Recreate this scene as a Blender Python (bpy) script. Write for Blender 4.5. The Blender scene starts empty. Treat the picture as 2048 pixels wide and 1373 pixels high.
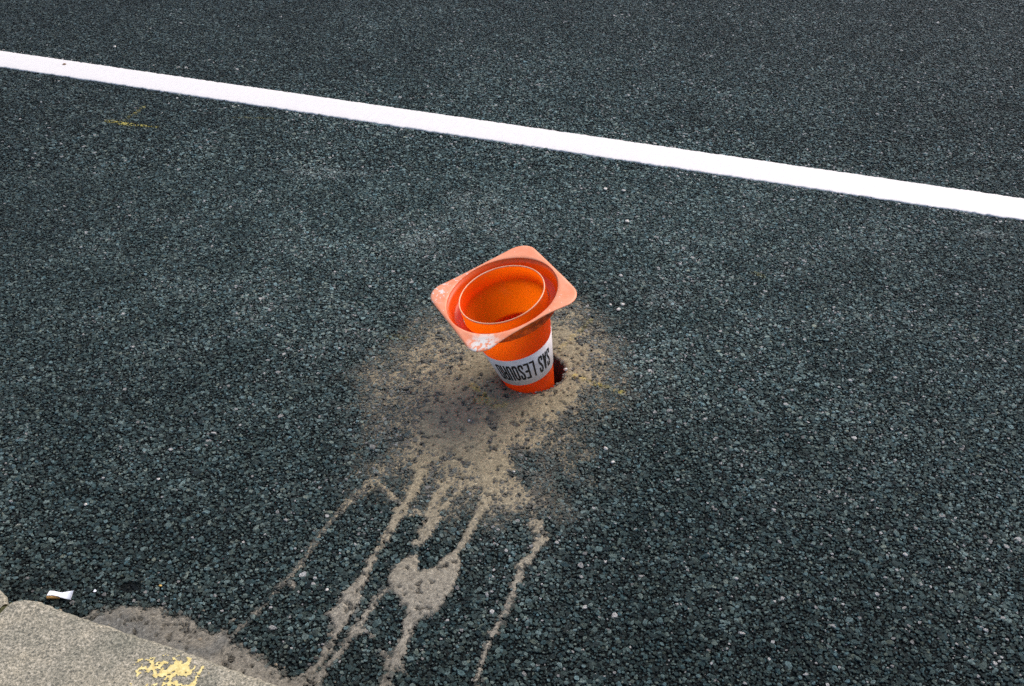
import bpy, bmesh, math, random
import numpy as np
from mathutils import Matrix, Vector

# ------------------------------------------------------------------ camera, light, exposure
sc = bpy.context.scene
COL = sc.collection
random.seed(5)
rng = np.random.default_rng(11)

PITCH = math.radians(35.0)
CAM_H = 1.55
cam_data = bpy.data.cameras.new("camera")
cam_data.lens = 35.0
cam_data.sensor_width = 36.0
cam_data.clip_start = 0.05
cam_data.clip_end = 500.0
cam = bpy.data.objects.new("camera", cam_data)
cam.location = (0, 0, CAM_H)
cam.rotation_euler = (math.pi / 2 - PITCH, 0, 0)
COL.objects.link(cam)
sc.camera = cam

SUN_EL = math.radians(54)
SUN_DIR = Vector((0.70, 0.71, 0)).normalized() * math.cos(SUN_EL) + Vector((0, 0, math.sin(SUN_EL)))
world = bpy.data.worlds.new("World")
sc.world = world
world.use_nodes = True
wt = world.node_tree
for n in list(wt.nodes):
    wt.nodes.remove(n)
sky = wt.nodes.new("ShaderNodeTexSky")
sky.sky_type = 'NISHITA'
sky.sun_disc = False
sky.sun_elevation = SUN_EL
sky.sun_rotation = math.atan2(SUN_DIR.x, SUN_DIR.y)
sky.dust_density = 2.5
sky.air_density = 1.0
bgn = wt.nodes.new("ShaderNodeBackground")
bgn.inputs[1].default_value = 0.125
wo = wt.nodes.new("ShaderNodeOutputWorld")
wt.links.new(sky.outputs[0], bgn.inputs[0])
wt.links.new(bgn.outputs[0], wo.inputs[0])

sun_data = bpy.data.lights.new("sun", 'SUN')
sun_data.energy = 1.45
sun_data.angle = math.radians(40)
sun_data.color = (1.0, 0.93, 0.84)
sun = bpy.data.objects.new("sun", sun_data)
sun.rotation_euler = SUN_DIR.to_track_quat('Z', 'Y').to_euler()
sun.location = SUN_DIR * 20
COL.objects.link(sun)

sc.view_settings.view_transform = 'Standard'
sc.view_settings.look = 'None'
sc.view_settings.exposure = 0.88
sc.view_settings.gamma = 1.0
sc.view_settings.use_curve_mapping = False
sc.cycles.use_denoising = False
sc.cycles.sample_clamp_indirect = 2.5

# ------------------------------------------------------------------ helpers
FPX = 35.0 / 36.0 * 2048
_f = np.array([0, math.cos(PITCH), -math.sin(PITCH)])
_r = np.array([1.0, 0, 0])
_u = np.cross(_r, _f)

def at(x, y, z=0.0):
    """point of the plane z seen at a measured position of the photograph"""
    d = _f + _r * (x - 1024) / FPX - _u * (y - 686.5) / FPX
    t = (z - CAM_H) / d[2]
    return np.array([0, 0, CAM_H]) + t * d

def mpp(x, y):
    """metres per photograph pixel at that place"""
    p = at(x, y) - np.array([0, 0, CAM_H])
    return float(p @ _f) / FPX

def link(name, me, mat=None, parent=None):
    o = bpy.data.objects.new(name, me)
    COL.objects.link(o)
    if mat is not None and len(me.materials) == 0:
        me.materials.append(mat)
    if parent is not None:
        o.parent = parent
    return o

def tag(o, label=None, cat=None, group=None, kind=None):
    if label: o["label"] = label
    if cat: o["category"] = cat
    if group: o["group"] = group
    if kind: o["kind"] = kind
    return o

def mesh_np(name, verts, faces, smooth=True, colors=None):
    me = bpy.data.meshes.new(name)
    me.from_pydata([tuple(v) for v in verts], [], [tuple(f) for f in faces])
    if smooth:
        me.polygons.foreach_set("use_smooth", [True] * len(me.polygons))
    if colors is not None:
        a = me.attributes.new("tint", 'FLOAT_COLOR', 'POINT')
        a.data.foreach_set("color", np.asarray(colors, np.float32).ravel())
    me.update()
    return me

def grid_quads(nu, nv, keep=None):
    i, j = np.meshgrid(np.arange(nu - 1), np.arange(nv - 1), indexing='ij')
    q = np.stack([i * nv + j, (i + 1) * nv + j, (i + 1) * nv + j + 1, i * nv + j + 1], -1).reshape(-1, 4)
    if keep is not None:
        q = q[keep[q].all(1)]
    return q

def compact(V, Q, *extra):
    used = np.unique(Q)
    remap = -np.ones(len(V), int)
    remap[used] = np.arange(len(used))
    return (V[used], remap[Q]) + tuple(e[used] for e in extra)

_tab = rng.random((256, 256))

def vnoise(x, y):
    xi = np.floor(x).astype(int); yi = np.floor(y).astype(int)
    fx = x - xi; fy = y - yi
    fx = fx * fx * (3 - 2 * fx); fy = fy * fy * (3 - 2 * fy)
    g = lambda a, b: _tab[a & 255, b & 255]
    return (g(xi, yi) * (1 - fx) + g(xi + 1, yi) * fx) * (1 - fy) + (g(xi, yi + 1) * (1 - fx) + g(xi + 1, yi + 1) * fx) * fy

def fbm(x, y, scale, octs=4, seed=0):
    """noise of about -1..1, 'scale' = features per metre"""
    v = 0; a = 1; t = 0
    for k in range(octs):
        v = v + a * (vnoise(x * scale + 17.3 * k + seed * 31.7, y * scale + 9.1 * k + seed * 57.1) * 2 - 1)
        t += a; a *= 0.55; scale *= 2.03
    return v / t * 1.6

def poly_sd(x, y, poly):
    """signed distance to a polygon, positive inside"""
    P = np.asarray(poly)[:, :2]
    d = np.full(x.shape, 1e9); inside = np.zeros(x.shape, bool)
    for a, b in zip(P, np.roll(P, -1, 0)):
        ab = b - a
        t = np.clip(((x - a[0]) * ab[0] + (y - a[1]) * ab[1]) / (ab @ ab + 1e-12), 0, 1)
        d = np.minimum(d, np.hypot(x - a[0] - t * ab[0], y - a[1] - t * ab[1]))
        c = ((a[1] > y) != (b[1] > y)) & (x < (b[0] - a[0]) * (y - a[1]) / (b[1] - a[1] + 1e-12) + a[0])
        inside ^= c
    return np.where(inside, d, -d)

def stroke_sd(x, y, pts, widths):
    """signed distance to a stroke with a width (full, metres) at each of its points"""
    s = np.full(x.shape, -1e9)
    for k in range(len(pts) - 1):
        a, b = pts[k][:2], pts[k + 1][:2]
        ab = b - a
        t = np.clip(((x - a[0]) * ab[0] + (y - a[1]) * ab[1]) / (ab @ ab + 1e-12), 0, 1)
        w = widths[k] * (1 - t) + widths[k + 1] * t
        s = np.maximum(s, w / 2 - np.hypot(x - a[0] - t * ab[0], y - a[1] - t * ab[1]))
    return s

def smooth01(v):
    v = np.clip(v, 0, 1)
    return v * v * (3 - 2 * v)

# ------------------------------------------------------------------ materials
def new_mat(name):
    m = bpy.data.materials.new(name)
    m.use_nodes = True
    nt = m.node_tree
    b = nt.nodes["Principled BSDF"]
    return m, nt, b

def N(nt, kind, **kw):
    n = nt.nodes.new(kind)
    for k, v in kw.items():
        if hasattr(n, k):
            setattr(n, k, v)
        else:
            n.inputs[k].default_value = v
    return n

def ramp(nt, fac, stops):
    r = nt.nodes.new("ShaderNodeValToRGB")
    cr = r.color_ramp
    while len(cr.elements) < len(stops):
        cr.elements.new(0.5)
    for e, (p, c) in zip(cr.elements, stops):
        e.position = p
        e.color = c if len(c) == 4 else (*c, 1)
    nt.links.new(fac, r.inputs[0])
    return r.outputs[0]

def noise(nt, scale, detail=4, rough=0.55, coord="Object", dist=0.0):
    tc = nt.nodes.new("ShaderNodeTexCoord")
    n = nt.nodes.new("ShaderNodeTexNoise")
    n.inputs["Scale"].default_value = scale
    n.inputs["Detail"].default_value = detail
    n.inputs["Roughness"].default_value = rough
    n.inputs["Distortion"].default_value = dist
    nt.links.new(tc.outputs[coord], n.inputs["Vector"])
    return n.outputs["Fac"]

def mixc(nt, fac, a, b, blend='MIX'):
    m = nt.nodes.new("ShaderNodeMix")
    m.data_type = 'RGBA'; m.blend_type = blend
    def put(sock, v):
        if hasattr(v, "links"): nt.links.new(v, sock)
        elif isinstance(v, (int, float)): sock.default_value = v
        else: sock.default_value = v if len(v) == 4 else (*v, 1)
    put(m.inputs[0], fac); put(m.inputs[6], a); put(m.inputs[7], b)
    return m.outputs[2]

def bump(nt, b, h, strength=0.5, dist=0.001):
    n = nt.nodes.new("ShaderNodeBump")
    n.inputs["Strength"].default_value = strength
    n.inputs["Distance"].default_value = dist
    nt.links.new(h, n.inputs["Height"])
    nt.links.new(n.outputs[0], b.inputs["Normal"])

def attr(nt, name, kind='GEOMETRY'):
    n = nt.nodes.new("ShaderNodeAttribute")
    n.attribute_name = name
    n.attribute_type = kind
    return n

# asphalt stones: colour comes with each stone
M_stone, nt, b = new_mat("asphalt_stone")
a = attr(nt, "tint", 'INSTANCER')
nz = noise(nt, 3.0, 3, 0.6, "Object")
nt.links.new(mixc(nt, 1.0, a.outputs["Color"], ramp(nt, nz, [(0.3, (0.42,) * 3), (0.5, (0.9,) * 3), (0.7, (1.7,) * 3)]), 'MULTIPLY'), b.inputs["Base Color"])
b.inputs["Roughness"].default_value = 0.40
b.inputs["Specular IOR Level"].default_value = 0.26
bump(nt, b, noise(nt, 5.0, 4, 0.7), 0.55, 0.3)

# bitumen between the stones; beyond the stones it carries their pattern itself
M_road, nt, b = new_mat("bitumen")
tc = nt.nodes.new("ShaderNodeTexCoord")
vo = nt.nodes.new("ShaderNodeTexVoronoi"); vo.inputs["Scale"].default_value = 115
nt.links.new(tc.outputs["Object"], vo.inputs["Vector"])
def _m(op, a, b):
    n = nt.nodes.new("ShaderNodeMath"); n.operation = op
    for i, v in enumerate((a, b)):
        if hasattr(v, "links"): nt.links.new(v, n.inputs[i])
        else: n.inputs[i].default_value = v
    return n.outputs[0]
_sx = nt.nodes.new("ShaderNodeSeparateXYZ"); nt.links.new(tc.outputs["Object"], _sx.inputs[0])
_side = _m('GREATER_THAN', _m('SUBTRACT', _m('ABSOLUTE', _sx.outputs[0], 0), _m('MULTIPLY', _sx.outputs[1], 0.70)), 0.90)
outside = _m('MAXIMUM', _side, _m('MAXIMUM', _m('GREATER_THAN', _sx.outputs[1], 6.6), _m('LESS_THAN', _sx.outputs[1], 0.95)))
sep = nt.nodes.new("ShaderNodeSeparateColor"); nt.links.new(vo.outputs["Color"], sep.inputs[0])
far_col = ramp(nt, sep.outputs[0], [(0.0, (0.006, 0.009, 0.009)), (0.6, (0.024, 0.040, 0.038)), (1.0, (0.085, 0.115, 0.108))])
near_col = ramp(nt, noise(nt, 300, 3), [(0.3, (0.002, 0.003, 0.003)), (0.7, (0.009, 0.012, 0.012))])
nt.links.new(mixc(nt, outside, near_col, far_col), b.inputs["Base Color"])
b.inputs["Roughness"].default_value = 0.8
b.inputs["Specular IOR Level"].default_value = 0.08
bump(nt, b, vo.outputs["Distance"], 0.9, 0.005)

# dried mud, tint per vertex
M_mud, nt, b = new_mat("dried_mud")
a = attr(nt, "tint")
c1 = mixc(nt, 1.0, a.outputs["Color"], ramp(nt, noise(nt, 420, 4, 0.7), [(0.28, (0.4, 0.4, 0.43)), (0.5, (0.98, 0.97, 0.95)), (0.74, (1.5, 1.47, 1.4))]), 'MULTIPLY')
nt.links.new(c1, b.inputs["Base Color"])
b.inputs["Roughness"].default_value = 0.9
b.inputs["Specular IOR Level"].default_value = 0.2
bump(nt, b, noise(nt, 520, 5, 0.75), 0.9, 0.0025)

# white road paint
M_line, nt, b = new_mat("white_road_paint")
c1 = ramp(nt, noise(nt, 60, 5, 0.6), [(0.2, (0.60, 0.555, 0.525)), (0.6, (0.665, 0.615, 0.58))])
sp = ramp(nt, noise(nt, 95, 2, 0.5), [(0.74, (0, 0, 0)), (0.80, (1, 1, 1))])
nt.links.new(mixc(nt, sp, c1, (0.55, 0.52, 0.5)), b.inputs["Base Color"])
b.inputs["Roughness"].default_value = 0.6
bump(nt, b, noise(nt, 160, 4, 0.6), 0.5, 0.0012)

# kerb stone: speckled grey and tan
M_kerb, nt, b = new_mat("kerb_granite")
c1 = ramp(nt, noise(nt, 215, 5, 0.85), [(0.36, (0.03, 0.03, 0.025)), (0.45, (0.165, 0.152, 0.113)), (0.54, (0.315, 0.28, 0.205)), (0.64, (0.60, 0.53, 0.42))])
c2 = mixc(nt, 1.0, c1, ramp(nt, noise(nt, 11, 4, 0.6), [(0.32, (0.66, 0.68, 0.66)), (0.5, (0.95, 0.94, 0.92)), (0.68, (1.16, 1.12, 1.06))]), 'MULTIPLY')
oc = ramp(nt, noise(nt, 26, 5, 0.7, dist=0.6), [(0.66, (0, 0, 0)), (0.74, (0.7, 0.7, 0.7))])
nt.links.new(mixc(nt, oc, c2, (0.36, 0.27, 0.13)), b.inputs["Base Color"])
b.inputs["Roughness"].default_value = 0.85
bump(nt, b, noise(nt, 260, 5, 0.7), 0.75, 0.002)

M_moss, nt, b = new_mat("joint_moss")
nt.links.new(ramp(nt, noise(nt, 240, 4, 0.7), [(0.3, (0.03, 0.03, 0.012)), (0.6, (0.10, 0.10, 0.035)), (0.8, (0.2, 0.17, 0.08))]), b.inputs["Base Color"])
b.inputs["Roughness"].default_value = 1.0
bump(nt, b, noise(nt, 300, 4), 1.0, 0.004)

M_pave, nt, b = new_mat("pavement_concrete")
nt.links.new(ramp(nt, noise(nt, 180, 5, 0.7), [(0.3, (0.2, 0.19, 0.18)), (0.7, (0.4, 0.38, 0.35))]), b.inputs["Base Color"])
b.inputs["Roughness"].default_value = 0.9
bump(nt, b, noise(nt, 200, 4), 0.5, 0.002)

M_yellow, nt, b = new_mat("yellow_paint")
nt.links.new(ramp(nt, noise(nt, 130, 4, 0.65), [(0.3, (0.46, 0.33, 0.12)), (0.5, (0.66, 0.52, 0.19)), (0.72, (0.76, 0.65, 0.32))]), b.inputs["Base Color"])
b.inputs["Roughness"].default_value = 0.75
bump(nt, b, noise(nt, 250, 4), 0.5, 0.001)

def plastic(name, base, dark, faded, fade=(0.45, 0.75), translucent=0.3, tcol=(1.0, 0.43, 0.045), rough=0.42, dirt=None, chips=None, scrape=None):
    m, nt, b = new_mat(name)
    c = mixc(nt, ramp(nt, noise(nt, 14, 4, 0.6), [(0.35, (0, 0, 0)), (0.7, (1, 1, 1))]), base, dark)
    c = mixc(nt, ramp(nt, noise(nt, 22, 5, 0.65), [(fade[0], (0, 0, 0)), (fade[1], (1, 1, 1))]), c, faded)
    sep = None
    def sepxyz():
        tc = nt.nodes.new("ShaderNodeTexCoord"); s = nt.nodes.new("ShaderNodeSeparateXYZ")
        nt.links.new(tc.outputs["Object"], s.inputs[0]); return s
    def region(cx, cy, r0, r1, cz=None):
        tc = nt.nodes.new("ShaderNodeTexCoord")
        v = nt.nodes.new("ShaderNodeVectorMath"); v.operation = 'DISTANCE'
        nt.links.new(tc.outputs["Object"], v.inputs[0]); v.inputs[1].default_value = (cx, cy, cz or 0)
        mr = nt.nodes.new("ShaderNodeMapRange"); mr.inputs[1].default_value = r0; mr.inputs[2].default_value = r1
        mr.inputs[3].default_value = 1; mr.inputs[4].default_value = 0
        nt.links.new(v.outputs["Value"], mr.inputs[0]); return mr.outputs[0]
    def mul(a, b_):
        q = nt.nodes.new("ShaderNodeMath"); q.operation = 'MULTIPLY'
        nt.links.new(a, q.inputs[0]); nt.links.new(b_, q.inputs[1]); return q.outputs[0]
    def tobw(s):
        q = nt.nodes.new("ShaderNodeRGBToBW"); nt.links.new(s, q.inputs[0]); return q.outputs[0]
    for (cx, cy, r0, r1, sc_, lo, hi, col_) in (chips or []):
        n_ = tobw(ramp(nt, noise(nt, sc_, 2, 0.5, dist=0.3), [(lo, (0, 0, 0)), (hi, (1, 1, 1))]))
        c = mixc(nt, mul(n_, region(cx, cy, r0, r1)), c, col_)
    if dirt:
        z0, z1, col_, sc_, lo, hi, cx, cy, r0, r1 = dirt
        s = sepxyz()
        mr = nt.nodes.new("ShaderNodeMapRange"); mr.inputs[1].default_value = z0; mr.inputs[2].default_value = z1
        nt.links.new(s.outputs[2], mr.inputs[0])
        n_ = tobw(ramp(nt, noise(nt, sc_, 5, 0.7), [(lo, (0, 0, 0)), (hi, (1, 1, 1))]))
        c = mixc(nt, mul(mul(n_, mr.outputs[0]), region(cx, cy, r0, r1)), c, col_)
    nt.links.new(c, b.inputs["Base Color"])
    b.inputs["Roughness"].default_value = rough
    bump(nt, b, noise(nt, 220, 3), 0.12, 0.0008)
    if translucent > 0:
        t = nt.nodes.new("ShaderNodeBsdfTranslucent")
        t.inputs["Color"].default_value = (*tcol, 1)
        mx = nt.nodes.new("ShaderNodeMixShader"); mx.inputs[0].default_value = translucent
        out = nt.nodes["Material Output"]
        nt.links.new(b.outputs[0], mx.inputs[1]); nt.links.new(t.outputs[0], mx.inputs[2])
        nt.links.new(mx.outputs[0], out.inputs["Surface"])
    return m

def flat_mat(name, col_lo, col_hi, scale=200, rough=0.7, bumpd=0.0006, detail=3):
    m, nt, b = new_mat(name)
    nt.links.new(ramp(nt, noise(nt, scale, detail), [(0.3, col_lo), (0.7, col_hi)]), b.inputs["Base Color"])
    b.inputs["Roughness"].default_value = rough
    bump(nt, b, noise(nt, scale * 1.3, 3), 0.4, bumpd)
    return m

# ------------------------------------------------------------------ road with the core hole
HOLE = np.array([0.0525, 2.090]); HOLE_R = 0.087
KDIR = np.array([0.936, -0.352]); KDIR /= np.linalg.norm(KDIR)
KN = np.array([KDIR[1], -KDIR[0]])            # from the road towards the pavement
K0 = np.array([-0.895, 1.254]); KH = 0.09     # point on the kerb's road edge
LA = np.array([-2.346, 4.484]); LB = np.array([1.7185, 2.9945])
LDIR = (LB - LA) / np.linalg.norm(LB - LA); LN = np.array([-LDIR[1], LDIR[0]]); LHW = 0.085
if KN[1] > 0: KN = -KN

def hole_radius(ang):
    return HOLE_R - 0.0042 * np.cos(2 * ang) + 0.0016 * np.sin(3 * ang + 1) + 0.0018 * np.sin(7 * ang) + 0.0012 * np.sin(13 * ang + 2)

NA = 160
ang = np.linspace(0, 2 * np.pi, NA, endpoint=False)
rings = [hole_radius(ang)] + [np.full(NA, r) for r in (0.3, 1.0, 3.0, 5.0, 9.0, 30.0, 90.0)]
V = []; far = []
for k, r in enumerate(rings):
    for j in range(NA):
        V.append((HOLE[0] + r[j] * math.cos(ang[j]), HOLE[1] + r[j] * math.sin(ang[j]), -0.0042)); far.append(1.0 if k >= 5 else 0.0)
F = []
for k in range(len(rings) - 1):
    for j in range(NA):
        F.append((k * NA + j, (k + 1) * NA + j, (k + 1) * NA + (j + 1) % NA, k * NA + (j + 1) % NA))
me = mesh_np("road", V, F)
road = link("road", me, M_road)
tag(road, "dark blue-grey asphalt road with a round hole cut in it", None, None, "structure")

# wall and floor of the hole
M_soil = flat_mat("hole_soil", (0.022, 0.009, 0.006), (0.07, 0.028, 0.018), 160, 0.95, 0.006, 5)
V = []; F = []
levels = [-0.0045, -0.012, -0.03, -0.06, -0.1, -0.15, -0.22, -0.32]
for k, z in enumerate(levels):
    for j in range(NA):
        r = hole_radius(ang[j]) + (0.0025 * (rng.random() - 0.5) if k else 0.0002)
        V.append((HOLE[0] + r * math.cos(ang[j]), HOLE[1] + r * math.sin(ang[j]), z))
for k in range(len(levels) - 1):
    for j in range(NA):
        F.append((k * NA + j, k * NA + (j + 1) % NA, (k + 1) * NA + (j + 1) % NA, (k + 1) * NA + j))
F.append(tuple((len(levels) - 1) * NA + j for j in range(NA)))
hole = link("core_hole", mesh_np("core_hole", V, F), M_soil, road)

# ------------------------------------------------------------------ where the mud lies
def P(pts): return [at(x, y) for x, y in pts]
STRONG = P([(965, 680), (930, 715), (875, 755), (835, 800), (815, 850), (835, 905), (870, 935), (930, 940), (965, 985), (1000, 965), (1030, 900), (1085, 862), (1130, 850), (1165, 800), (1195, 755), (1195, 705), (1165, 660), (1130, 632), (1095, 640)])
MID = P([(800, 800), (790, 870), (805, 920), (775, 955), (860, 960), (900, 985), (1000, 1030), (1070, 1040), (1100, 985), (1130, 900), (1180, 820), (1100, 840)])
WEAK = P([(960, 620), (850, 630), (770, 690), (735, 760), (745, 830), (770, 895), (740, 960), (850, 985), (980, 1030), (1060, 1050), (1120, 1010), (1150, 905), (1215, 800), (1245, 760), (1235, 690), (1200, 625), (1130, 590)])
KERBMUD = P([(185, 1225), (215, 1221), (250, 1212), (300, 1217), (360, 1236), (400, 1252), (428, 1272), (446, 1266), (470, 1288), (500, 1305), (540, 1325), (568, 1346), (592, 1368), (640, 1372), (665, 1400), (600, 1450), (300, 1400), (150, 1260)])
KERBDARK = P([(330, 1283), (420, 1300), (450, 1268), (462, 1285), (420, 1318), (360, 1310)])
KERBDARK2 = P([(190, 1225), (250, 1232), (300, 1262), (330, 1300), (240, 1290), (170, 1260)])
BLOB1 = P([(916, 1096), (923, 1140), (905, 1170), (893, 1192), (872, 1226), (828, 1242), (806, 1207), (790, 1186), (772, 1174), (778, 1150), (788, 1132), (815, 1114), (838, 1108), (838, 1138), (868, 1136), (892, 1112)])
BLOB2 = P([(722, 1160), (727, 1195), (706, 1228), (676, 1252), (652, 1228), (678, 1212), (684, 1188)])
TAIL = P([(756, 1292), (785, 1308), (800, 1300), (812, 1346), (785, 1340), (765, 1345)])
STROKES = [  # photo points with widths in px, strength
    ([(800, 920, 40), (756, 950, 34), (705, 998, 18), (664, 1038, 12), (643, 1064, 14), (626, 1088, 12), (603, 1124, 12), (574, 1158, 9), (545, 1190, 8), (512, 1224, 8), (470, 1264, 9)], 0.5),
    ([(756, 966, 6), (778, 984, 12), (800, 1008, 20)], 0.7),
    ([(575, 1160, 8), (590, 1175, 9)], 0.7), ([(440, 1270, 8), (462, 1240, 5)], 0.55),
    ([(852, 920, 30), (845, 945, 26), (815, 1000, 18), (800, 1020, 26), (785, 1050, 15), (768, 1078, 15), (750, 1110, 13), (730, 1150, 14), (715, 1175, 24), (695, 1215, 34), (680, 1245, 22), (665, 1280, 16), (640, 1322, 15), (612, 1358, 16), (585, 1390, 18)], 1.0),
    ([(890, 965, 26), (868, 1005, 24), (862, 1035, 34), (850, 1065, 28), (838, 1085, 18)], 0.85),
    ([(800, 1020, 22), (835, 1025, 22), (865, 1030, 22)], 0.6),
    ([(930, 965, 14), (905, 995, 12), (880, 1020, 10)], 0.85),
    ([(985, 920, 60), (978, 980, 36), (965, 1010, 20), (945, 1050, 17), (930, 1080, 14), (915, 1102, 14)], 0.95),
    ([(822, 1238, 22), (812, 1270, 15), (800, 1302, 22), (782, 1338, 17), (758, 1390, 15)], 0.95),
    ([(775, 1178, 14), (752, 1200, 12), (732, 1232, 9), (718, 1252, 18), (690, 1290, 11), (664, 1322, 10), (640, 1352, 16), (625, 1390, 20)], 0.75),
    ([(690, 1262, 12), (722, 1258, 18), (745, 1270, 5)], 0.55),
    ([(1072, 1048, 30), (1086, 1076, 18), (1065, 1110, 13), (1042, 1132, 18), (1035, 1165, 13), (1014, 1212, 10), (992, 1252, 12), (975, 1292, 9), (962, 1330, 9), (942, 1390, 9)], 0.8),
]
STROKES = [([at(x, y) for x, y, w in pts], [w * mpp(x, y) for x, y, w in pts], s) for pts, s in STROKES]
DARKSPOT = [(985, 838, 12, .55), (940, 842, 8, .6), (925, 862, 7, .6), (1080, 940, 50, .8), (1045, 928, 30, .9), (1100, 880, 14, .7), (900, 915, 9, .7), (930, 930, 7, .7)]

def mud_mask(x, y):
    n1 = fbm(x, y, 18, 5, 1); n2 = fbm(x, y, 60, 4, 2); n3 = fbm(x, y, 150, 3, 3)
    m = np.zeros(x.shape)
    m = np.maximum(m, smooth01(0.5 + (poly_sd(x, y, STRONG) + 0.030 * n1 + 0.012 * n2 + 0.007 * n3 - 0.008) / 0.075) * 1.0)
    m = np.maximum(m, 0.70 * smooth01(0.5 + (poly_sd(x, y, MID) + 0.035 * n1 + 0.030 * n2 + 0.012 * n3 - 0.012) / 0.06))
    m = np.maximum(m, 0.60 * smooth01(0.5 + (poly_sd(x, y, WEAK) + 0.05 * n1 + 0.02 * n2) / 0.22))
    m = np.maximum(m, 0.34 * smooth01(0.5 + (poly_sd(x, y, WEAK) + 0.08 * n1 + 0.02 * n2) / 0.5))
    for poly, s, soft in ((BLOB1, 0.98, .016), (BLOB2, 0.95, .016), (TAIL, 0.6, .02)):
        m = np.maximum(m, s * smooth01(0.5 + (poly_sd(x, y, poly) + 0.006 * n2 + 0.004 * n3 - 0.001) / soft))
    m = np.maximum(m, 0.97 * smooth01(0.5 + (poly_sd(x, y, KERBMUD) + 0.010 * n2 + 0.006 * n3) / 0.03))
    for pts, w, s in STROKES:
        m = np.maximum(m, s * smooth01(0.56 + (stroke_sd(x, y, pts, w) + 0.0055 * n2 + 0.0055 * n3) / 0.012))
    for px, py, rad, s in DARKSPOT:
        c = at(px, py); r = rad * mpp(px, py)
        d = np.hypot(x - c[0], (y - c[1]) / 1.5) + 0.03 * n2 * min(1, r / .03) * .6
        m = m * (1 - 0.6 * s * smooth01((r - d) / (0.6 * r) + 0.3))
    return m

YEL = [([(215, 242, 7), (240, 246, 11), (265, 250, 9), (315, 254, 5)], .8), ([(250, 240, 5), (275, 222, 4), (290, 212, 3)], .45),
       ([(1150, 752, 6), (1185, 765, 8), (1215, 775, 7), (1245, 785, 5)], .5), ([(945, 772, 8), (965, 790, 14), (975, 808, 12)], .6),
       ([(960, 800, 26), (1000, 812, 30)], .35), ([(1040, 690, 6), (1110, 660, 8)], .2), ([(780, 672, 14), (810, 678, 14)], .15),
       ([(1505, 545, 8), (1530, 555, 8)], .2), ([(470, 235, 5), (545, 237, 6)], .2), ([(1180, 640, 10), (1120, 700, 10)], .25)]
YEL = [([at(x, y) for x, y, w in pts], [w * mpp(x, y) for x, y, w in pts], s) for pts, s in YEL]

def yellow_mask(x, y):
    m = np.zeros(x.shape)
    n = fbm(x, y, 90, 3, 7)
    for pts, w, s in YEL:
        m = np.maximum(m, s * smooth01(0.5 + (stroke_sd(x, y, pts, w) + 0.006 * n) / 0.012))
    return m

# ------------------------------------------------------------------ asphalt stones, real ones, by geometry nodes
src = bpy.data.collections.new("aggregate_shapes")     # never linked to the scene
def stone_mesh(i):
    r_ = random.Random(100 + i)
    bm = bmesh.new()
    bmesh.ops.create_icosphere(bm, subdivisions=2, radius=1.0)
    planes = []
    for k in range(8):
        v = Vector((r_.gauss(0, 1), r_.gauss(0, 1), r_.gauss(0, .5))).normalized()
        planes.append((v, r_.uniform(0.55, 0.85)))
    planes.append((Vector((r_.gauss(0, .12), r_.gauss(0, .12), 1)).normalized(), r_.uniform(0.40, 0.52)))
    for v in bm.verts:
        for nrm, d in planes:
            t = v.co.dot(nrm) - d
            if t > 0: v.co -= nrm * t
        v.co += Vector((r_.uniform(-.04, .04), r_.uniform(-.04, .04), r_.uniform(-.03, .03)))
    me = bpy.data.meshes.new("stone"); bm.to_mesh(me); bm.free()
    me.materials.append(M_stone)
    o = bpy.data.objects.new("stone_shape", me); src.objects.link(o)
for i in range(8): stone_mesh(i)

def scatter(step, x0, x1, y0, y1):
    nx, ny = int((x1 - x0) / step), int((y1 - y0) / step)
    gx, gy = np.meshgrid(np.arange(nx), np.arange(ny), indexing='ij')
    x = x0 + (gx + 0.5 * (gy % 2) + rng.uniform(-.42, .42, gx.shape)) * step
    y = y0 + (gy + rng.uniform(-.42, .42, gx.shape)) * step
    x = x.ravel(); y = y.ravel()
    k = np.abs(x) < 0.70 * y + 0.90                                # what the photograph sees, with a margin
    k &= np.hypot(x - HOLE[0], y - HOLE[1]) > hole_radius(np.arctan2(y - HOLE[1], x - HOLE[0])) + 0.001
    kd = (x - K0[0]) * KN[0] + (y - K0[1]) * KN[1]
    k &= kd < -0.004
    ld = np.abs((x - LA[0]) * LN[0] + (y - LA[1]) * LN[1])
    k &= ld > LHW - 0.001
    return x[k], y[k]

xa, ya = scatter(0.0064, -3.9, 3.9, 0.95, 3.3)
xb, yb = scatter(0.0082, -5.6, 5.6, 3.3, 6.6)
xc, yc = scatter(0.0064, -3.6, 3.6, 0.95, 3.0)
X = np.concatenate([xa, xb, xc]); Y = np.concatenate([ya, yb, yc])
big = np.concatenate([np.ones(len(xa), bool), np.ones(len(xb), bool), np.zeros(len(xc), bool)])
NP_ = len(X)
rad = np.where(big, np.exp(rng.normal(math.log(0.0033), 0.38, NP_)), np.exp(rng.normal(math.log(0.0019), 0.28, NP_)))
rad = np.clip(rad, 0.0012, 0.0082)
rad[len(xa):len(xa) + len(xb)] *= 1.14
top = np.where(big, rng.normal(0, 0.0010, NP_), rng.normal(-0.0017, 0.0008, NP_))
flat = rng.uniform(0.55, 0.95, NP_)
S3 = np.stack([rad * rng.uniform(0.9, 1.5, NP_), rad * rng.uniform(0.7, 1.1, NP_), rad * flat], -1)
Z = top - rad * flat * 0.46
ROT = np.stack([rng.normal(0, 0.15, NP_), rng.normal(0, 0.15, NP_), rng.uniform(0, 6.283, NP_)], -1)
lum = np.clip(np.exp(rng.normal(math.log(0.060), 0.74, NP_)), 0.006, 0.20)
low = fbm(X, Y, 2.2, 4, 5); low2 = fbm(X, Y, 7, 4, 6)
lum *= 1 + 0.20 * low + 0.20 * low2
hue = rng.normal(0, 1, NP_)
sat = np.clip(lum / 0.17, 0, 1)
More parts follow.
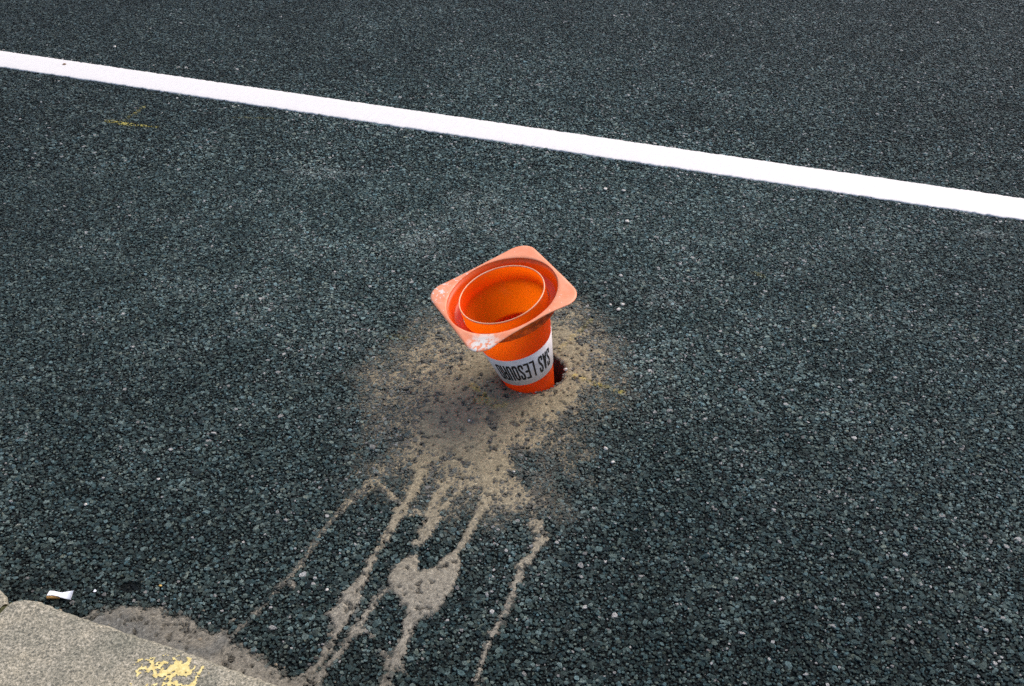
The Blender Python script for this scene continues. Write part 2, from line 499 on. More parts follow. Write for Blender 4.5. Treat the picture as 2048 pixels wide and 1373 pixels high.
gw = np.exp(-(np.hypot((X - 0.1) / 1.7, (Y - 3.0) / 1.8)) ** 2)      # lens vignette put into stone colour; also weights the pale stones
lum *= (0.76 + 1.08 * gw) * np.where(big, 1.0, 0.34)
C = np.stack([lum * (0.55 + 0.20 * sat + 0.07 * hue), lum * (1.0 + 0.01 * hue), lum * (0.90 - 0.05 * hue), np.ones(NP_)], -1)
# pale stones (quartz) here and there, more to the lower right
pale = rng.random(NP_) < 0.010 + 0.010 * np.clip(X, -1, 1) + 0.012 * np.clip(low2, 0, 1) + 0.026 * gw * np.clip(0.5 + 1.5 * low2, 0, 2)
C[pale, :3] = (0.42, 0.40, 0.37) * rng.uniform(0.4, 1.3, (pale.sum(), 1))
# chalky dust worn onto the tops above the cone
dust_and_vignette = np.zeros(NP_)
for px, py, rx, ry, s in ((640, 345, 90, 18, .5), (940, 400, 80, 30, .45), (860, 480, 90, 30, .5), (770, 440, 60, 20, .4), (1330, 590, 60, 40, .4), (1500, 440, 50, 20, .3), (1980, 470, 60, 12, .5), (900, 700, 120, 60, .3), (1270, 560, 40, 30, .3), (730, 345, 20, 12, .5), (700, 1240, 60, 30, .25), (980, 450, 140, 50, .25)):
    c = at(px, py); q = at(px, py - ry)
    dust_and_vignette = np.maximum(dust_and_vignette, s * np.clip(1 - np.hypot((X - c[0]) / (rx * mpp(px, py)), (Y - c[1]) / (q[1] - c[1])), 0, 1))
g_ = np.hypot((X - 0.0) / 1.25, (Y - 2.35) / 0.95)
dust_and_vignette += 0.10 * np.exp(-g_ ** 2) * np.clip(0.7 + low2, 0, 1.5)  # dust film round the cone, with the vignette's bright middle in its colour
dust_and_vignette *= np.clip(0.9 + 1.1 * fbm(X, Y, 40, 3, 9), 0, 1.6)
C[:, :3] += dust_and_vignette[:, None] * np.array([0.30, 0.29, 0.26]) * rng.uniform(.2, 1.2, (NP_, 1))
mm = mud_mask(X, Y)
cov = np.clip(mm * 1.15 + 0.14 * smooth01((mm - 0.2) / 0.3) + rng.normal(0, 0.16, NP_) * np.clip(mm * 3, 0, 1) - 0.05, 0, 0.93)
mudc = np.array([0.205, 0.182, 0.142]) * rng.uniform(0.65, 1.15, (NP_, 1))
C[:, :3] = C[:, :3] * (1 - cov[:, None]) + mudc * cov[:, None]
ym = np.clip(yellow_mask(X, Y) * 1.25, 0, 1) * (rng.random(NP_) < 0.7)
C[:, :3] = C[:, :3] * (1 - ym[:, None]) + np.array([0.58, 0.48, 0.10]) * ym[:, None]
# dark spot by the kerb
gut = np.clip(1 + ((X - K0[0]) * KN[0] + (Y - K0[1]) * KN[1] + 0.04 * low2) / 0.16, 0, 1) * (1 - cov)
C[:, :3] *= (1 - 0.5 * gut)[:, None]      # stones get darker towards the kerb
c = at(262, 1172); dk = np.hypot(X - c[0], Y - c[1]) < 0.022
dk &= np.hypot(X - c[0], (Y - c[1]) / 0.7) < 0.019 * (1 + 0.5 * low2); Z[dk] -= 0.0045 * rng.random(int(dk.sum())); C[dk, :3] *= 0.12
# splashes of white paint beside the line
ld = np.abs((X - LA[0]) * LN[0] + (Y - LA[1]) * LN[1]) - LHW
spl = (rng.random(NP_) < 0.10 * np.exp(-np.clip(ld, 0, 1) / 0.03)) & (fbm(X, Y, 6, 2, 12) > 0)
C[spl, :3] = (0.62, 0.58, 0.52)

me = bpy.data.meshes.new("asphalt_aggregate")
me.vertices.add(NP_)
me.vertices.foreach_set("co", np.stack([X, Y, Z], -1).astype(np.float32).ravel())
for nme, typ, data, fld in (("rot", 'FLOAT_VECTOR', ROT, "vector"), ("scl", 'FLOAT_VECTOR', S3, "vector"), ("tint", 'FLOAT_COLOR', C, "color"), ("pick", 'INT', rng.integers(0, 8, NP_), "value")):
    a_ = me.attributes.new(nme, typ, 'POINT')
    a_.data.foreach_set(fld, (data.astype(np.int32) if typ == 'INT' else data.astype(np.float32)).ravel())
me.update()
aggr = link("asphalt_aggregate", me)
tag(aggr, "dark blue-grey crushed stones bound in the asphalt surface", None, None, "stuff")
ng = bpy.data.node_groups.new("aggregate", 'GeometryNodeTree')
ng.interface.new_socket("Geometry", in_out='INPUT', socket_type='NodeSocketGeometry')
ng.interface.new_socket("Geometry", in_out='OUTPUT', socket_type='NodeSocketGeometry')
gi = ng.nodes.new("NodeGroupInput"); go = ng.nodes.new("NodeGroupOutput")
iop = ng.nodes.new("GeometryNodeInstanceOnPoints")
ci = ng.nodes.new("GeometryNodeCollectionInfo")
ci.inputs[0].default_value = src; ci.inputs["Separate Children"].default_value = True; ci.inputs["Reset Children"].default_value = True
def named(nm, dt):
    n = ng.nodes.new("GeometryNodeInputNamedAttribute"); n.data_type = dt; n.inputs[0].default_value = nm
    return n.outputs[0]
ng.links.new(gi.outputs[0], iop.inputs["Points"])
ng.links.new(ci.outputs[0], iop.inputs["Instance"])
iop.inputs["Pick Instance"].default_value = True
ng.links.new(named("pick", 'INT'), iop.inputs["Instance Index"])
e2r = ng.nodes.new("FunctionNodeEulerToRotation")
ng.links.new(named("rot", 'FLOAT_VECTOR'), e2r.inputs[0])
ng.links.new(e2r.outputs[0], iop.inputs["Rotation"])
ng.links.new(named("scl", 'FLOAT_VECTOR'), iop.inputs["Scale"])
ng.links.new(iop.outputs[0], go.inputs[0])
md = aggr.modifiers.new("aggregate", 'NODES'); md.node_group = ng

# ------------------------------------------------------------------ mud, with a height of its own
st = 0.0026
gx = np.arange(-0.98, 0.52, st); gy = np.arange(0.92, 2.75, st)
GX, GY = np.meshgrid(gx, gy, indexing='ij')
GX = GX + rng.uniform(-.3, .3, GX.shape) * st; GY = GY + rng.uniform(-.3, .3, GY.shape) * st
x = GX.ravel(); y = GY.ravel()
m = mud_mask(x, y)
n2 = fbm(x, y, 120, 4, 21); n3 = fbm(x, y, 33, 3, 22); n4 = fbm(x, y, 75, 2, 23)
z = -0.0050 + 0.0074 * m + 0.0008 * n2 + 0.0008 * n3
pits = smooth01((n4 - 0.62) / 0.25) * (m > 0.3)
z = z - 0.006 * pits
hd = np.hypot(x - HOLE[0], y - HOLE[1])
ha = np.arctan2(y - HOLE[1], x - HOLE[0])
edge = hd - hole_radius(ha)
z = z - 0.012 * np.clip((0.012 - edge) / 0.012, 0, 1) ** 2
kd = (x - K0[0]) * KN[0] + (y - K0[1]) * KN[1]
z = z + np.where(m > 0.4, 0.010 * np.clip((kd + 0.07) / 0.07, 0, 1) ** 2, 0)
keep = (m > 0.14) & (edge > -0.001) & (kd < 0.03) & (z > -0.0060)
tan = np.array([0.272, 0.226, 0.146]); grey = np.array([0.256, 0.230, 0.184]); brown = np.array([0.105, 0.082, 0.048])
w = smooth01((1.75 - y) / 0.5)[:, None]
col = tan * (1 - w) + grey * w
bn = smooth01(0.45 + 0.55 * fbm(x, y, 9, 4, 31) + 0.25 * fbm(x, y, 45, 3, 32))[:, None]
near = np.exp(-np.clip(edge, 0, 9) / 0.09)[:, None]
col = col * (1 - 0.62 * near * bn) + brown * 0.62 * near * bn
thin = (1 - smooth01((m + 0.12 * n2 - 0.10) / 0.62))[:, None] * 0.74      # a thin film lets the asphalt show
col = col * (1 - thin) + np.array([0.062, 0.066, 0.056]) * thin
for px, py, rad_, s in DARKSPOT:
    c = at(px, py); r = rad_ * mpp(px, py)
    d = np.hypot(x - c[0], (y - c[1]) / 1.5) + 0.02 * n3
    f = (0.75 * s * smooth01((1.2 * r - d) / (0.7 * r)))[:, None]
    col = col * (1 - f) + np.array([0.075, 0.07, 0.06]) * f
f = smooth01(0.5 + (poly_sd(x, y, KERBDARK) + 0.006 * n3) / 0.02)[:, None] * 0.6
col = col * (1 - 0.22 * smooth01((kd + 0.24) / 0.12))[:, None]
f = np.maximum(f, 0.75 * smooth01(0.5 + (poly_sd(x, y, KERBDARK2) + 0.012 * n3 + 0.004 * n2) / 0.04)[:, None])
col = col * (1 - f) + np.array([0.13, 0.13, 0.12]) * f
ym = (yellow_mask(x, y) * smooth01(0.55 + 0.9 * fbm(x, y, 140, 3, 41)))[:, None]
col = col * (1 - ym) + np.array([0.50, 0.36, 0.06]) * ym
col = col * np.exp(rng.normal(-0.03, 0.20, len(x)))[:, None] * (1 + 0.16 * n2 - 0.35 * smooth01((fbm(x, y, 170, 2, 81) - 0.45) / 0.4))[:, None]
Vv = np.stack([x, y, z], -1)
Q = grid_quads(len(gx), len(gy), keep)
colors = np.concatenate([col, np.ones((len(x), 1))], 1)
Vv, Q, colors = compact(Vv, Q, colors)
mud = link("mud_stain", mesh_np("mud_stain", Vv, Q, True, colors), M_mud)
tag(mud, "dried tan mud washed out round the cone and running down to the kerb", None, None, "stuff")

# ------------------------------------------------------------------ white line
s_f = np.concatenate([np.arange(-40, -3.2, 1.0), np.arange(-3.2, 3.2, 0.0045), np.arange(3.2, 40, 1.0)])
prof = [(-1.0, -0.004), (-1.0, 0.0006), (-0.975, 0.0026), (-0.9, 0.0036), (-0.5, 0.0040), (0, 0.0042), (0.5, 0.0040), (0.9, 0.0036), (0.975, 0.0026), (1.0, 0.0006), (1.0, -0.004)]
LM = (LA + LB) / 2
V = []
eL = 0.0035 * fbm(s_f, s_f * 0, 45, 4, 51) + 0.002 * fbm(s_f, s_f * 0 + 5, 160, 2, 52)
eR = 0.0028 * fbm(s_f, s_f * 0 + 9, 45, 4, 53) + 0.002 * fbm(s_f, s_f * 0 + 3, 160, 2, 54)
for i, s in enumerate(s_f):
    for u, h in prof:
        off = u * LHW + (eL[i] if u < 0 else eR[i]) * abs(u) ** 6
        p = LM + LDIR * s + LN * off
        V.append((p[0], p[1], h))
V = np.array(V)
V[:, 2] += np.where(V[:, 2] > 0.002, 0.0006 * fbm(V[:, 0], V[:, 1], 70, 3, 55), 0)
line = link("white_line", mesh_np("white_line", V, grid_quads(len(s_f), len(prof))), M_line)
tag(line, "long white painted line running diagonally across the asphalt", "road marking")

# ------------------------------------------------------------------ kerb and pavement
kerb = bpy.data.objects.new("kerb", None); COL.objects.link(kerb)
tag(kerb, "grey granite kerb in the lower left corner", None, None, "structure")
KW = 0.30
def kerb_z(X_, Y_):
    return 0.0012 * fbm(X_, Y_, 14, 4, 61) + 0.0007 * fbm(X_, Y_, 90, 3, 62)
def kerb_stone(s0, s1, fine):
    ds = 0.006 if fine else 0.03
    ns = int((s1 - s0) / ds) + 1
    S = np.linspace(s0, s1, ns)
    R_ = 0.014
    pr = [(0.0, -0.06, 0), (0.0, 0.02, 0), (0.0, KH - 0.03, 1)]
    for k in range(7):
        a_ = k / 6 * math.pi / 2
        pr.append((R_ - R_ * math.cos(a_), KH - R_ + R_ * math.sin(a_), 1))
    for k in np.linspace(0.02, KW - 0.01, 46 if fine else 12): pr.append((float(k), KH, 1))
    pr += [(KW - 0.003, KH - 0.003, 1), (KW, KH - 0.01, 1), (KW, -0.06, 0)]
    V = []
    for s in S:
        e = min(s - s0, s1 - s)
        pin = 0.020 * max(0, 1 - e / 0.05) ** 2.2
        for n_, h, t_ in pr:
            nn = n_ + pin * max(0, 1 - n_ / 0.08) * (1 if h > -0.05 else 0)
            hh = h - (0.006 * max(0, 1 - e / 0.012) ** 2 if h > KH - 0.02 else 0)
            p = K0 + KDIR * s + KN * nn
            V.append((p[0], p[1], hh))
    V = np.array(V)
    top_ = V[:, 2] > KH - 0.05
    V[:, 2] += np.where(top_, kerb_z(V[:, 0], V[:, 1]), 0)
    wob = 0.0022 * fbm(V[:, 0], V[:, 1] + V[:, 2], 22, 4, 63) + 0.0016 * fbm(V[:, 0], V[:, 1] + V[:, 2], 95, 2, 64)
    V[:, 0] -= KN[0] * wob; V[:, 1] -= KN[1] * wob
    q = list(map(tuple, grid_quads(ns, len(pr))))
    q.append(tuple(range(len(pr)))[::-1]); q.append(tuple((ns - 1) * len(pr) + k for k in range(len(pr))))
    return link("kerb_stone", mesh_np("kerb_stone", V, q), M_kerb, kerb)
J = -0.042
for k in range(-3, 4):
    kerb_stone(J + k * 1.0 + 0.0045, J + (k + 1) * 1.0 - 0.0045, k in (-1, 0))
for k in range(-2, 4):      # joint filling
    nn = np.linspace(0.012, KW, 60); ss = np.linspace(-0.008, 0.008, 7)
    V = []
    for n_ in nn:
        for s in ss:
            p = K0 + KDIR * (J + k * 1.0 + s) + KN * n_
            V.append((p[0], p[1], KH - 0.009 - 0.02 * max(0, 1 - n_ / 0.035) + 0.003 * random.uniform(-1, 1)))
    link("joint_filling", mesh_np("joint_filling", V, grid_quads(len(nn), len(ss))), M_moss, kerb)
# worn yellow paint on the kerb
ga = np.arange(0.22, 0.62, 0.0016); gb = np.arange(0.012, 0.24, 0.0016)
A_, B_ = np.meshgrid(ga, gb, indexing='ij')
A_ = A_.ravel(); B_ = B_.ravel()
PX = K0[0] + KDIR[0] * A_ + KN[0] * B_; PY = K0[1] + KDIR[1] * A_ + KN[1] * B_
YP = [at(px - 10, py, KH) for px, py in [(300, 1325), (318, 1308), (350, 1322), (372, 1312), (392, 1318), (396, 1338), (382, 1358), (420, 1368), (440, 1385), (380, 1400), (330, 1395), (310, 1365), (286, 1352), (284, 1336)]]
YP2 = [at(px - 10, py, KH) for px, py in [(255, 1300), (300, 1292), (345, 1300), (395, 1312), (415, 1345), (450, 1370), (470, 1400), (300, 1420), (240, 1380), (232, 1330)]]
nA = fbm(PX, PY, 38, 5, 71); nB = fbm(PX, PY, 110, 4, 72)
q1 = poly_sd(PX, PY, YP) + 0.024 * nA + 0.022 * nB
q2 = poly_sd(PX, PY, YP2) / 4 + 0.020 * nA + 0.015 * nB - 0.018
msk = (np.maximum(q1, q2) > 0.0) & (fbm(PX, PY, 150, 3, 73) < 0.62)
V = np.stack([PX, PY, KH + 0.0011 + kerb_z(PX, PY) + 0.0003 * nB], -1)
Q = grid_quads(len(ga), len(gb), msk)
V, Q = compact(V, Q)
link("yellow_paint", mesh_np("yellow_paint", V, Q), M_yellow, kerb)

V = []
for s in (-45, 45):
    for n_ in (KW + 0.004, 14.0):
        p = K0 + KDIR * s + KN * n_
        V.append((p[0], p[1], KH - 0.004))
pave = link("pavement", mesh_np("pavement", V, [(0, 1, 3, 2)]), M_pave)
tag(pave, "grey concrete pavement behind the kerb", None, None, "structure")

# ------------------------------------------------------------------ traffic cone, upside down in the hole
O_BASE = (0.96, 0.135, 0.009); O_DARK = (0.94, 0.105, 0.007); O_FADE = (0.88, 0.25, 0.10)
S_ = 0.1462; RO = 0.1385; RI = 0.1074
corner = lambda sx, sy: (sx * S_ * 0.86, sy * S_ * 0.86)
M_flange = plastic("pale_orange_flange", (0.92, 0.31, 0.145), (0.90, 0.26, 0.11), (0.92, 0.40, 0.23), (0.4, 0.75), 0.12, rough=0.5,  # flange in a paler orange than the cone body
                   chips=[(-0.13, -0.125, 0.02, 0.055, 120, 0.57, 0.61, (0.82, 0.74, 0.66)), (-0.15, -0.05, 0.01, 0.05, 150, 0.60, 0.64, (0.85, 0.82, 0.78)),
                          (0.128, -0.118, 0.02, 0.05, 75, 0.42, 0.50, (0.86, 0.80, 0.70)), (0, 0, 0.2, 0.4, 170, 0.70, 0.74, (0.85, 0.78, 0.72))])
M_step = plastic("orange_base_step", O_BASE, O_DARK, (0.86, 0.20, 0.08), (0.55, 0.85), 0.35, rough=0.38,
                 dirt=(-0.044, -0.028, (0.02, 0.012, 0.01), 55, 0.38, 0.52, 0.145, -0.03, 0.10, 0.18))
M_body = plastic("orange_cone_body", O_BASE, O_DARK, O_FADE, (0.55, 0.85), 0.68, rough=0.34)
M_band = flat_mat("white_band", (0.72, 0.60, 0.56), (0.84, 0.75, 0.72), 60, 0.5)
M_ink = flat_mat("black_ink", (0.008, 0.007, 0.008), (0.02, 0.018, 0.02), 150, 0.5)

cone = bpy.data.objects.new("traffic_cone", None); COL.objects.link(cone)
CC = Vector((-0.0251, 2.0257, 0.2751))
CM = Matrix([[0.4402, 0.8632, -0.2470], [-0.8979, 0.4254, -0.1137], [0.0069, 0.2718, 0.9623]])
cone.matrix_world = Matrix.Translation(CC) @ CM.to_4x4()
tag(cone, "orange traffic cone standing upside down in the hole in the road", "traffic cone")

def lathe(name, prof, mat, n=160, closed=True, sm=True):
    V = []; F = []
    for r, zz in prof:
        for j in range(n):
            a_ = 2 * math.pi * j / n
            V.append((r * math.cos(a_), r * math.sin(a_), zz))
    k = len(prof)
    for i in range(k if closed else k - 1):
        i2 = (i + 1) % k
        for j in range(n):
            F.append((i * n + j, i * n + (j + 1) % n, i2 * n + (j + 1) % n, i2 * n + j))
    me = mesh_np(name, V, F, sm)
    return link(name, me, mat, cone)

def flange_bend(x_, y_):
    """the flange is bent: the near corner droops, the edge beside it is pushed up"""
    d = 0.0
    def g(cx, cy, r): return math.exp(-((x_ - cx) ** 2 + (y_ - cy) ** 2) / (r * r))
    d += -0.010 * g(0.14, -0.14, 0.06)
    d += 0.004 * g(0.146, 0.02, 0.06)
    d += -0.006 * g(0.14, 0.14, 0.05)
    d += 0.004 * g(-0.14, -0.14, 0.05)
    rr = math.hypot(x_, y_)
    return d * min(1, max(0, (rr - RO + 0.004) / 0.02))

def rsq(a_, s, rc):
    """radius of a rounded square at an angle"""
    c_, s_ = abs(math.cos(a_)), abs(math.sin(a_))
    if c_ < s_: c_, s_ = s_, c_
    t = s / c_
    if t * s_ > s - rc:
        q = s - rc
        bq = q * (c_ + s_)
        t = bq + math.sqrt(max(0, bq * bq - 2 * q * q + rc * rc))
    return t

NF = 288
rows = []
for u, zz in [(0.0, -0.0045), (0.0, -0.001), (0.03, 0.0), (0.25, 0.0), (0.5, 0.0), (0.75, 0.0), (0.95, 0.0), (0.99, -0.0008), (1.0, -0.0022), (0.99, -0.0038), (0.95, -0.0045), (0.6, -0.0045), (0.3, -0.0045)]:
    rows.append([])
    for j in range(NF):
        a_ = 2 * math.pi * j / NF
        ro = rsq(a_, S_, 0.046)
        r = RO + (ro - RO) * u if u < 0.9 else ro - (1 - u) * 0.12
        if u < 0.9: r = RO + (ro - 0.006 - RO) * u / 0.95
        x_, y_ = r * math.cos(a_), r * math.sin(a_)
        rows[-1].append((x_, y_, zz + flange_bend(x_, y_)))
V = [p for rw in rows for p in rw]; F = []
for i in range(len(rows)):
    i2 = (i + 1) % len(rows)
    for j in range(NF):
        F.append((i * NF + j, i * NF + (j + 1) % NF, i2 * NF + (j + 1) % NF, i2 * NF + j))
link("base_flange", mesh_np("base_flange", V, F), M_flange, cone)

lathe("base_step", [(RO - 0.0003, -0.0012), (RO - 0.004, -0.018), (RO - 0.0085, -0.033), (RO - 0.012, -0.0365), (0.112, -0.0375), (0.1082, -0.0377),
                    (0.1086, -0.0405), (RO - 0.012, -0.0405), (RO - 0.005, -0.037), (RO - 0.001, -0.018), (RO + 0.003, -0.0052)], M_step)

def br(zz): return 0.0882 + 0.180 * (zz + 0.15)
TW = 0.003
outer = [(RI - 0.0006, 0.0), (RI, -0.0012), (RI, -0.006), (RI - 0.0008, -0.036)] + [(br(zz), zz) for zz in (-0.046, -0.06, -0.1, -0.15, -0.2, -0.25, -0.3, -0.34, -0.38, -0.41)]
inner = [(RI - 0.0019, 0.0), (RI - 0.0025, -0.0012), (RI - 0.003, -0.006), (RI - 0.0038, -0.036)] + [(br(zz) - TW, zz) for zz in (-0.046, -0.06, -0.1, -0.15, -0.2, -0.25, -0.3, -0.34, -0.38, -0.407)]
prof = outer + [(br(-0.41) - 0.006, -0.418), (0.012, -0.42), (0.0004, -0.42), (0.0004, -0.416), (0.012, -0.416), (br(-0.41) - 0.008, -0.414)] + inner[::-1]
lathe("cone_body", prof, M_body)

M_rim = plastic('pale_worn_rim', (0.92, 0.44, 0.22), (0.92, 0.34, 0.14), (0.9, 0.58, 0.38), (0.4, 0.7), 0.1, rough=0.5)
lathe('rim', [(RI - 0.0003, -0.0006), (RI - 0.0003, 0.0012), (RI - 0.0012, 0.0020), (RI - 0.0022, 0.0020), (RI - 0.0032, 0.0012), (RI - 0.0032, -0.0006)], M_rim)
ZU, ZL = -0.1370, -0.2405
band = lathe("printed_band", [(br(ZU) + 0.0002, ZU), (br(ZU) + 0.0010, ZU - 0.0004), (br((ZU + ZL) / 2) + 0.0010, (ZU + ZL) / 2), (br(ZL) + 0.0010, ZL + 0.0004), (br(ZL) + 0.0002, ZL)], M_band, closed=False)

# lettering: each letter a thin mesh wrapped on the cone, upside down like the cone
def seg(pts, t): return ('s', pts, t)
LT = 0.215     # half stroke
LET = {   # box 1 wide, 2.9 high
    'S': [[(0.84, 2.15), (0.84, 2.45), (0.68, 2.74), (0.32, 2.74), (0.16, 2.45), (0.16, 2.05), (0.3, 1.75), (0.7, 1.2), (0.84, 0.9), (0.84, 0.45), (0.68, 0.16), (0.32, 0.16), (0.16, 0.45), (0.16, 0.75)]],
    'A': [[(0.12, 0.0), (0.5, 2.8), (0.88, 0.0)], [(0.25, 0.75), (0.75, 0.75)]],
    'L': [[(0.17, 2.9), (0.17, 0.15), (0.9, 0.15)]],
    'E': [[(0.9, 2.75), (0.17, 2.75), (0.17, 0.15), (0.9, 0.15)], [(0.17, 1.5), (0.8, 1.5)]],
    'O': [[(0.16, 0.5), (0.16, 2.4), (0.34, 2.74), (0.66, 2.74), (0.84, 2.4), (0.84, 0.5), (0.66, 0.16), (0.34, 0.16), (0.16, 0.5)]],
    'U': [[(0.16, 2.9), (0.16, 0.5), (0.34, 0.16), (0.66, 0.16), (0.84, 0.5), (0.84, 2.9)]],
    'R': [[(0.16, 0.0), (0.16, 2.75), (0.66, 2.75), (0.84, 2.45), (0.84, 1.8), (0.66, 1.5), (0.16, 1.5)], [(0.62, 1.5), (0.84, 1.1), (0.86, 0.0)]],
    'D': [[(0.16, 0.15), (0.16, 2.75), (0.68, 2.75), (0.84, 2.5), (0.84, 0.4), (0.68, 0.15), (0.16, 0.15)]],
}
def letter_obj(ch, u0, width, height, zmid, phi_c):
    nx, ny = 34, 84
    cu = np.linspace(0, 1.02, nx); cv = np.linspace(0, 2.9, ny)
    GU, GV = np.meshgrid(cu, cv, indexing='ij'); U_ = GU.ravel(); V_ = GV.ravel()
    ins = np.zeros(U_.shape, bool)
    for pts in LET[ch]:
        for a_, b_ in zip(pts[:-1], pts[1:]):
            a_ = np.array(a_); ab = np.array(b_) - a_
            t = np.clip(((U_ - a_[0]) * ab[0] + (V_ - a_[1]) * ab[1]) / (ab @ ab + 1e-9), 0, 1)
            ins |= np.hypot(U_ - a_[0] - t * ab[0], (V_ - a_[1] - t * ab[1])) < LT
    zz = zmid - (V_ / 2.9 - 0.5) * height
    rmid = br(zmid)
    phi = phi_c - (u0 + U_ * width) / rmid
    rr = br(zz) + 0.0016
    V = np.stack([rr * np.cos(phi), rr * np.sin(phi), zz], -1)
    Q = grid_quads(nx, ny, ins)[:, ::-1]
    V, Q = compact(V, Q)
    return link("letter", mesh_np("letter", V, Q), M_ink, band)
TXT = "SAS LESOURD"; LW = 0.0122; GAP = 0.0020
tot = sum((LW + GAP) if c_ != ' ' else LW * 0.75 for c_ in TXT)
PHI = math.radians(-15); u = -tot / 2 + 0.003
for c_ in TXT:
    if c_ == ' ':
        u += LW * 0.75; continue
    letter_obj(c_, u, LW, 0.061, -0.188, PHI); u += LW + GAP

# ------------------------------------------------------------------ cigarette end by the kerb
butt = bpy.data.objects.new("cigarette_end", None); COL.objects.link(butt)
pa, pb = at(97, 1196), at(146, 1197)
butt.location = tuple((pa + pb) / 2)
butt.rotation_euler = (0, 0, math.atan2(pb[1] - pa[1], pb[0] - pa[0]))
tag(butt, "flattened cigarette end with white paper and tan filter by the kerb", "cigarette")
Lh = float(np.linalg.norm(pb - pa)) / 2
M_paper = flat_mat("cigarette_paper", (0.78, 0.77, 0.80), (0.86, 0.85, 0.88), 300, 0.8)
M_filter = flat_mat("cigarette_filter", (0.45, 0.22, 0.06), (0.68, 0.40, 0.14), 300, 0.9)
def loft(name, secs, mat, parent):
    n = 14; V = []; F = []
    for xx, yc_, hw, zc, hh, tw in secs:
        for j in range(n):
            a_ = 2 * math.pi * j / n
            yy = hw * math.copysign(abs(math.cos(a_)) ** 0.7, math.cos(a_)); zz = hh * math.copysign(abs(math.sin(a_)) ** 0.7, math.sin(a_))
            V.append((xx, yc_ + yy * math.cos(tw) - zz * math.sin(tw), zc + yy * math.sin(tw) + zz * math.cos(tw)))
    for i in range(len(secs) - 1):
        for j in range(n):
            F.append((i * n + j, (i + 1) * n + j, (i + 1) * n + (j + 1) % n, i * n + (j + 1) % n))
    F.append(tuple(range(n))[::-1]); F.append(tuple((len(secs) - 1) * n + j for j in range(n)))
    return link(name, mesh_np(name, V, F), mat, parent)
loft("filter", [(-Lh, -.001, .0048, .0052, .0042, .1), (-Lh * .5, -.001, .0045, .005, .0040, .15), (-0.001, -.0005, .0040, .0045, .0030, .2)], M_filter, butt)
loft("paper", [(-Lh * .96, .0035, .0070, .0098, .0007, -.12), (-Lh * .5, .003, .0055, .0100, .0007, -.05), (-0.002, .002, .0052, .0082, .0008, .0), (Lh * .15, .0015, .0062, .0070, .0010, .12), (Lh * .6, .001, .0085, .0078, .0009, .22), (Lh, .0005, .0100, .0085, .0005, .25)], M_paper, butt)

# ------------------------------------------------------------------ loose pebbles, flakes and crumbs
M_white = flat_mat("pale_pebble", (0.40, 0.36, 0.31), (0.62, 0.57, 0.51), 260, 0.7)
M_black = flat_mat("black_lump", (0.008, 0.008, 0.008), (0.03, 0.028, 0.026), 260, 0.6)
M_brown = flat_mat("brown_speck", (0.10, 0.05, 0.025), (0.22, 0.12, 0.06), 260, 0.8)
M_ochre = flat_mat("ochre_crumb", (0.45, 0.26, 0.05), (0.65, 0.42, 0.12), 260, 0.8)
def pebble(name, px, py, wpx, mat, label, cat, z0=0.0008, flatz=0.6, seed=0, group=None):
    r_ = random.Random(seed * 7 + 3)
    bm = bmesh.new(); bmesh.ops.create_icosphere(bm, subdivisions=2, radius=1)
    pl = [(Vector((r_.gauss(0, 1), r_.gauss(0, 1), r_.gauss(0, 1))).normalized(), r_.uniform(.6, .85)) for _ in range(7)]
    R0 = wpx * mpp(px, py) / 2 * 0.85
    for v in bm.verts:
        for n_, d in pl:
            t = v.co.dot(n_) - d
            if t > 0: v.co -= n_ * t
        v.co = Vector((v.co.x * R0 * 1.1, v.co.y * R0 * r_.uniform(.85, .95) * 1.1, v.co.z * R0 * flatz))
    me = bpy.data.meshes.new(name); bm.to_mesh(me); bm.free()
    o = link(name, me, mat)
    p = at(px, py)
    o.location = (p[0], p[1], z0 + R0 * flatz * 0.55)
    o.rotation_euler = (0, 0, r_.uniform(0, 6.28))
    return tag(o, label, cat, group)
G = "loose pale pebbles on the asphalt"
for k, (px, py, w_, lb) in enumerate([
    (1237, 621, 11, "round white pebble right of the cone, nearest of a small cluster"),
    (1245, 611, 10, "flat white pebble right of the cone, behind the round one"),
    (1221, 611, 7, "tiny yellowish pebble in the cluster right of the cone, closest to the cone"),
    (1254, 445, 11, "pale pinkish pebble alone between the cone and the white line"),
    (1211, 380, 10, "left one of two pale pebbles below the white line"),
    (1247, 383, 10, "right one of two pale pebbles below the white line"),
    (1241, 553, 9, "flat grey-white pebble level with the top of the cone, to its right"),
    (1131, 741, 10, "pale round pebble on the right rim of the hole"),
    (1225, 926, 10, "bright oval pebble on the dark asphalt below right of the cone"),
    (1211, 899, 11, "grey-white pebble just above the bright oval one, below right of the cone"),
    (1028, 945, 6, "tiny white pebble on the dark patch of mud below the cone"),
    (230, 95, 8, "white pebble beyond the white line at the upper left"),
    (317, 960, 8, "lone white pebble on bare asphalt left of the mud streaks"),
    (172, 1011, 9, "white pebble on bare asphalt above the cigarette end"),
    (654, 1181, 9, "white pebble beside the left edge of the widest mud streak"),
    (938, 843, 7, "small white pebble in the mud in front of the cone")]):
    pebble("pebble", px, py, w_, M_white, lb, "pebble", seed=k, group=G, z0=0.004 if 0.6 < 0 else 0.001)
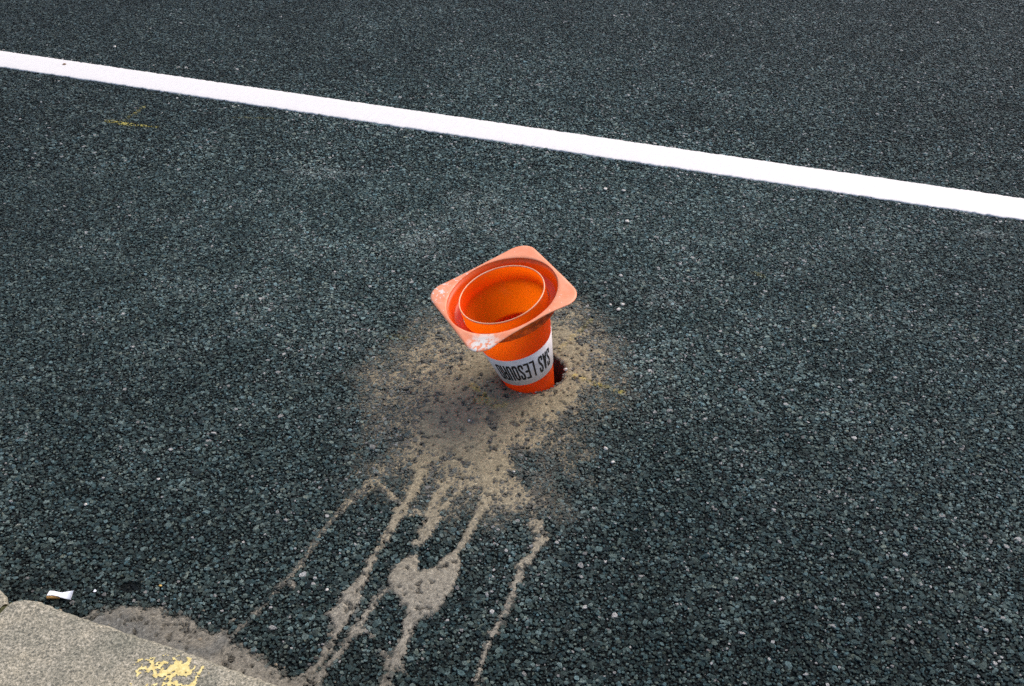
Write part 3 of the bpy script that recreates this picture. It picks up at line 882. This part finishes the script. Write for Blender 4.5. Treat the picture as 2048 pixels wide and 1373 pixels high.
pebble("pebble", 735, 192, 9, M_black, "black round lump just beyond the upper edge of the white line", "pebble", seed=30, flatz=.9)
pebble("pebble", 846, 197, 9, M_black, "black flat lump beyond the white line, right of the rounder one", "pebble", seed=31)
pebble("brown_speck", 129, 131, 9, M_brown, "brown speck stuck on the white line near its left end", "dirt speck", seed=32, z0=0.0035, flatz=.4)
pebble("paper_flake", 190, 1183, 8, M_paper, "small white flake on the asphalt right of the cigarette end", "flake", seed=33, flatz=.35)
pebble("ochre_crumb", 321, 1173, 7, M_ochre, "tiny ochre crumb on the dark asphalt above the kerb mud", "crumb", seed=34)

# grit and crumbs of broken asphalt round the hole, in the mud and in the gutter
V = []; F = []; CL = []
ico = bmesh.new(); bmesh.ops.create_icosphere(ico, subdivisions=1, radius=1)
iv = np.array([v.co[:] for v in ico.verts]); fv = [[v.index for v in f.verts] for f in ico.faces]; ico.free()
spots = []
for k in range(260):
    a_ = rng.uniform(0, 6.283); d = HOLE_R + 0.004 + abs(rng.normal(0, 0.10))
    spots.append((HOLE[0] + math.cos(a_) * d, HOLE[1] + math.sin(a_) * d, 0.0022))
for k in range(120):
    s_ = rng.uniform(-0.1, 0.9); d = abs(rng.normal(0, 0.05)) + 0.008
    p = K0 + KDIR * s_ - KN * d
    spots.append((p[0], p[1], 0.001))
for x_, y_, z_ in spots:
    rr = float(np.exp(rng.normal(math.log(0.0019), 0.4)))
    q = iv * (1 + rng.uniform(-.3, .3, (len(iv), 1))) * rr * np.array([1.2, 0.9, 0.7])
    c_ = [(0.03, 0.034, 0.034), (0.05, 0.045, 0.04), (0.26, 0.21, 0.15), (0.36, 0.31, 0.25)][rng.choice(4, p=[.45, .2, .25, .1])]
    b_ = len(V)
    for v in q: V.append((x_ + v[0], y_ + v[1], z_ + v[2])); CL.append((*c_, 1))
    for f in fv: F.append(tuple(b_ + i for i in f))
grit = link("loose_grit", mesh_np("loose_grit", V, F, False, CL), M_mud)
tag(grit, "loose grit and crumbs scattered round the hole and along the kerb", None, None, "stuff")
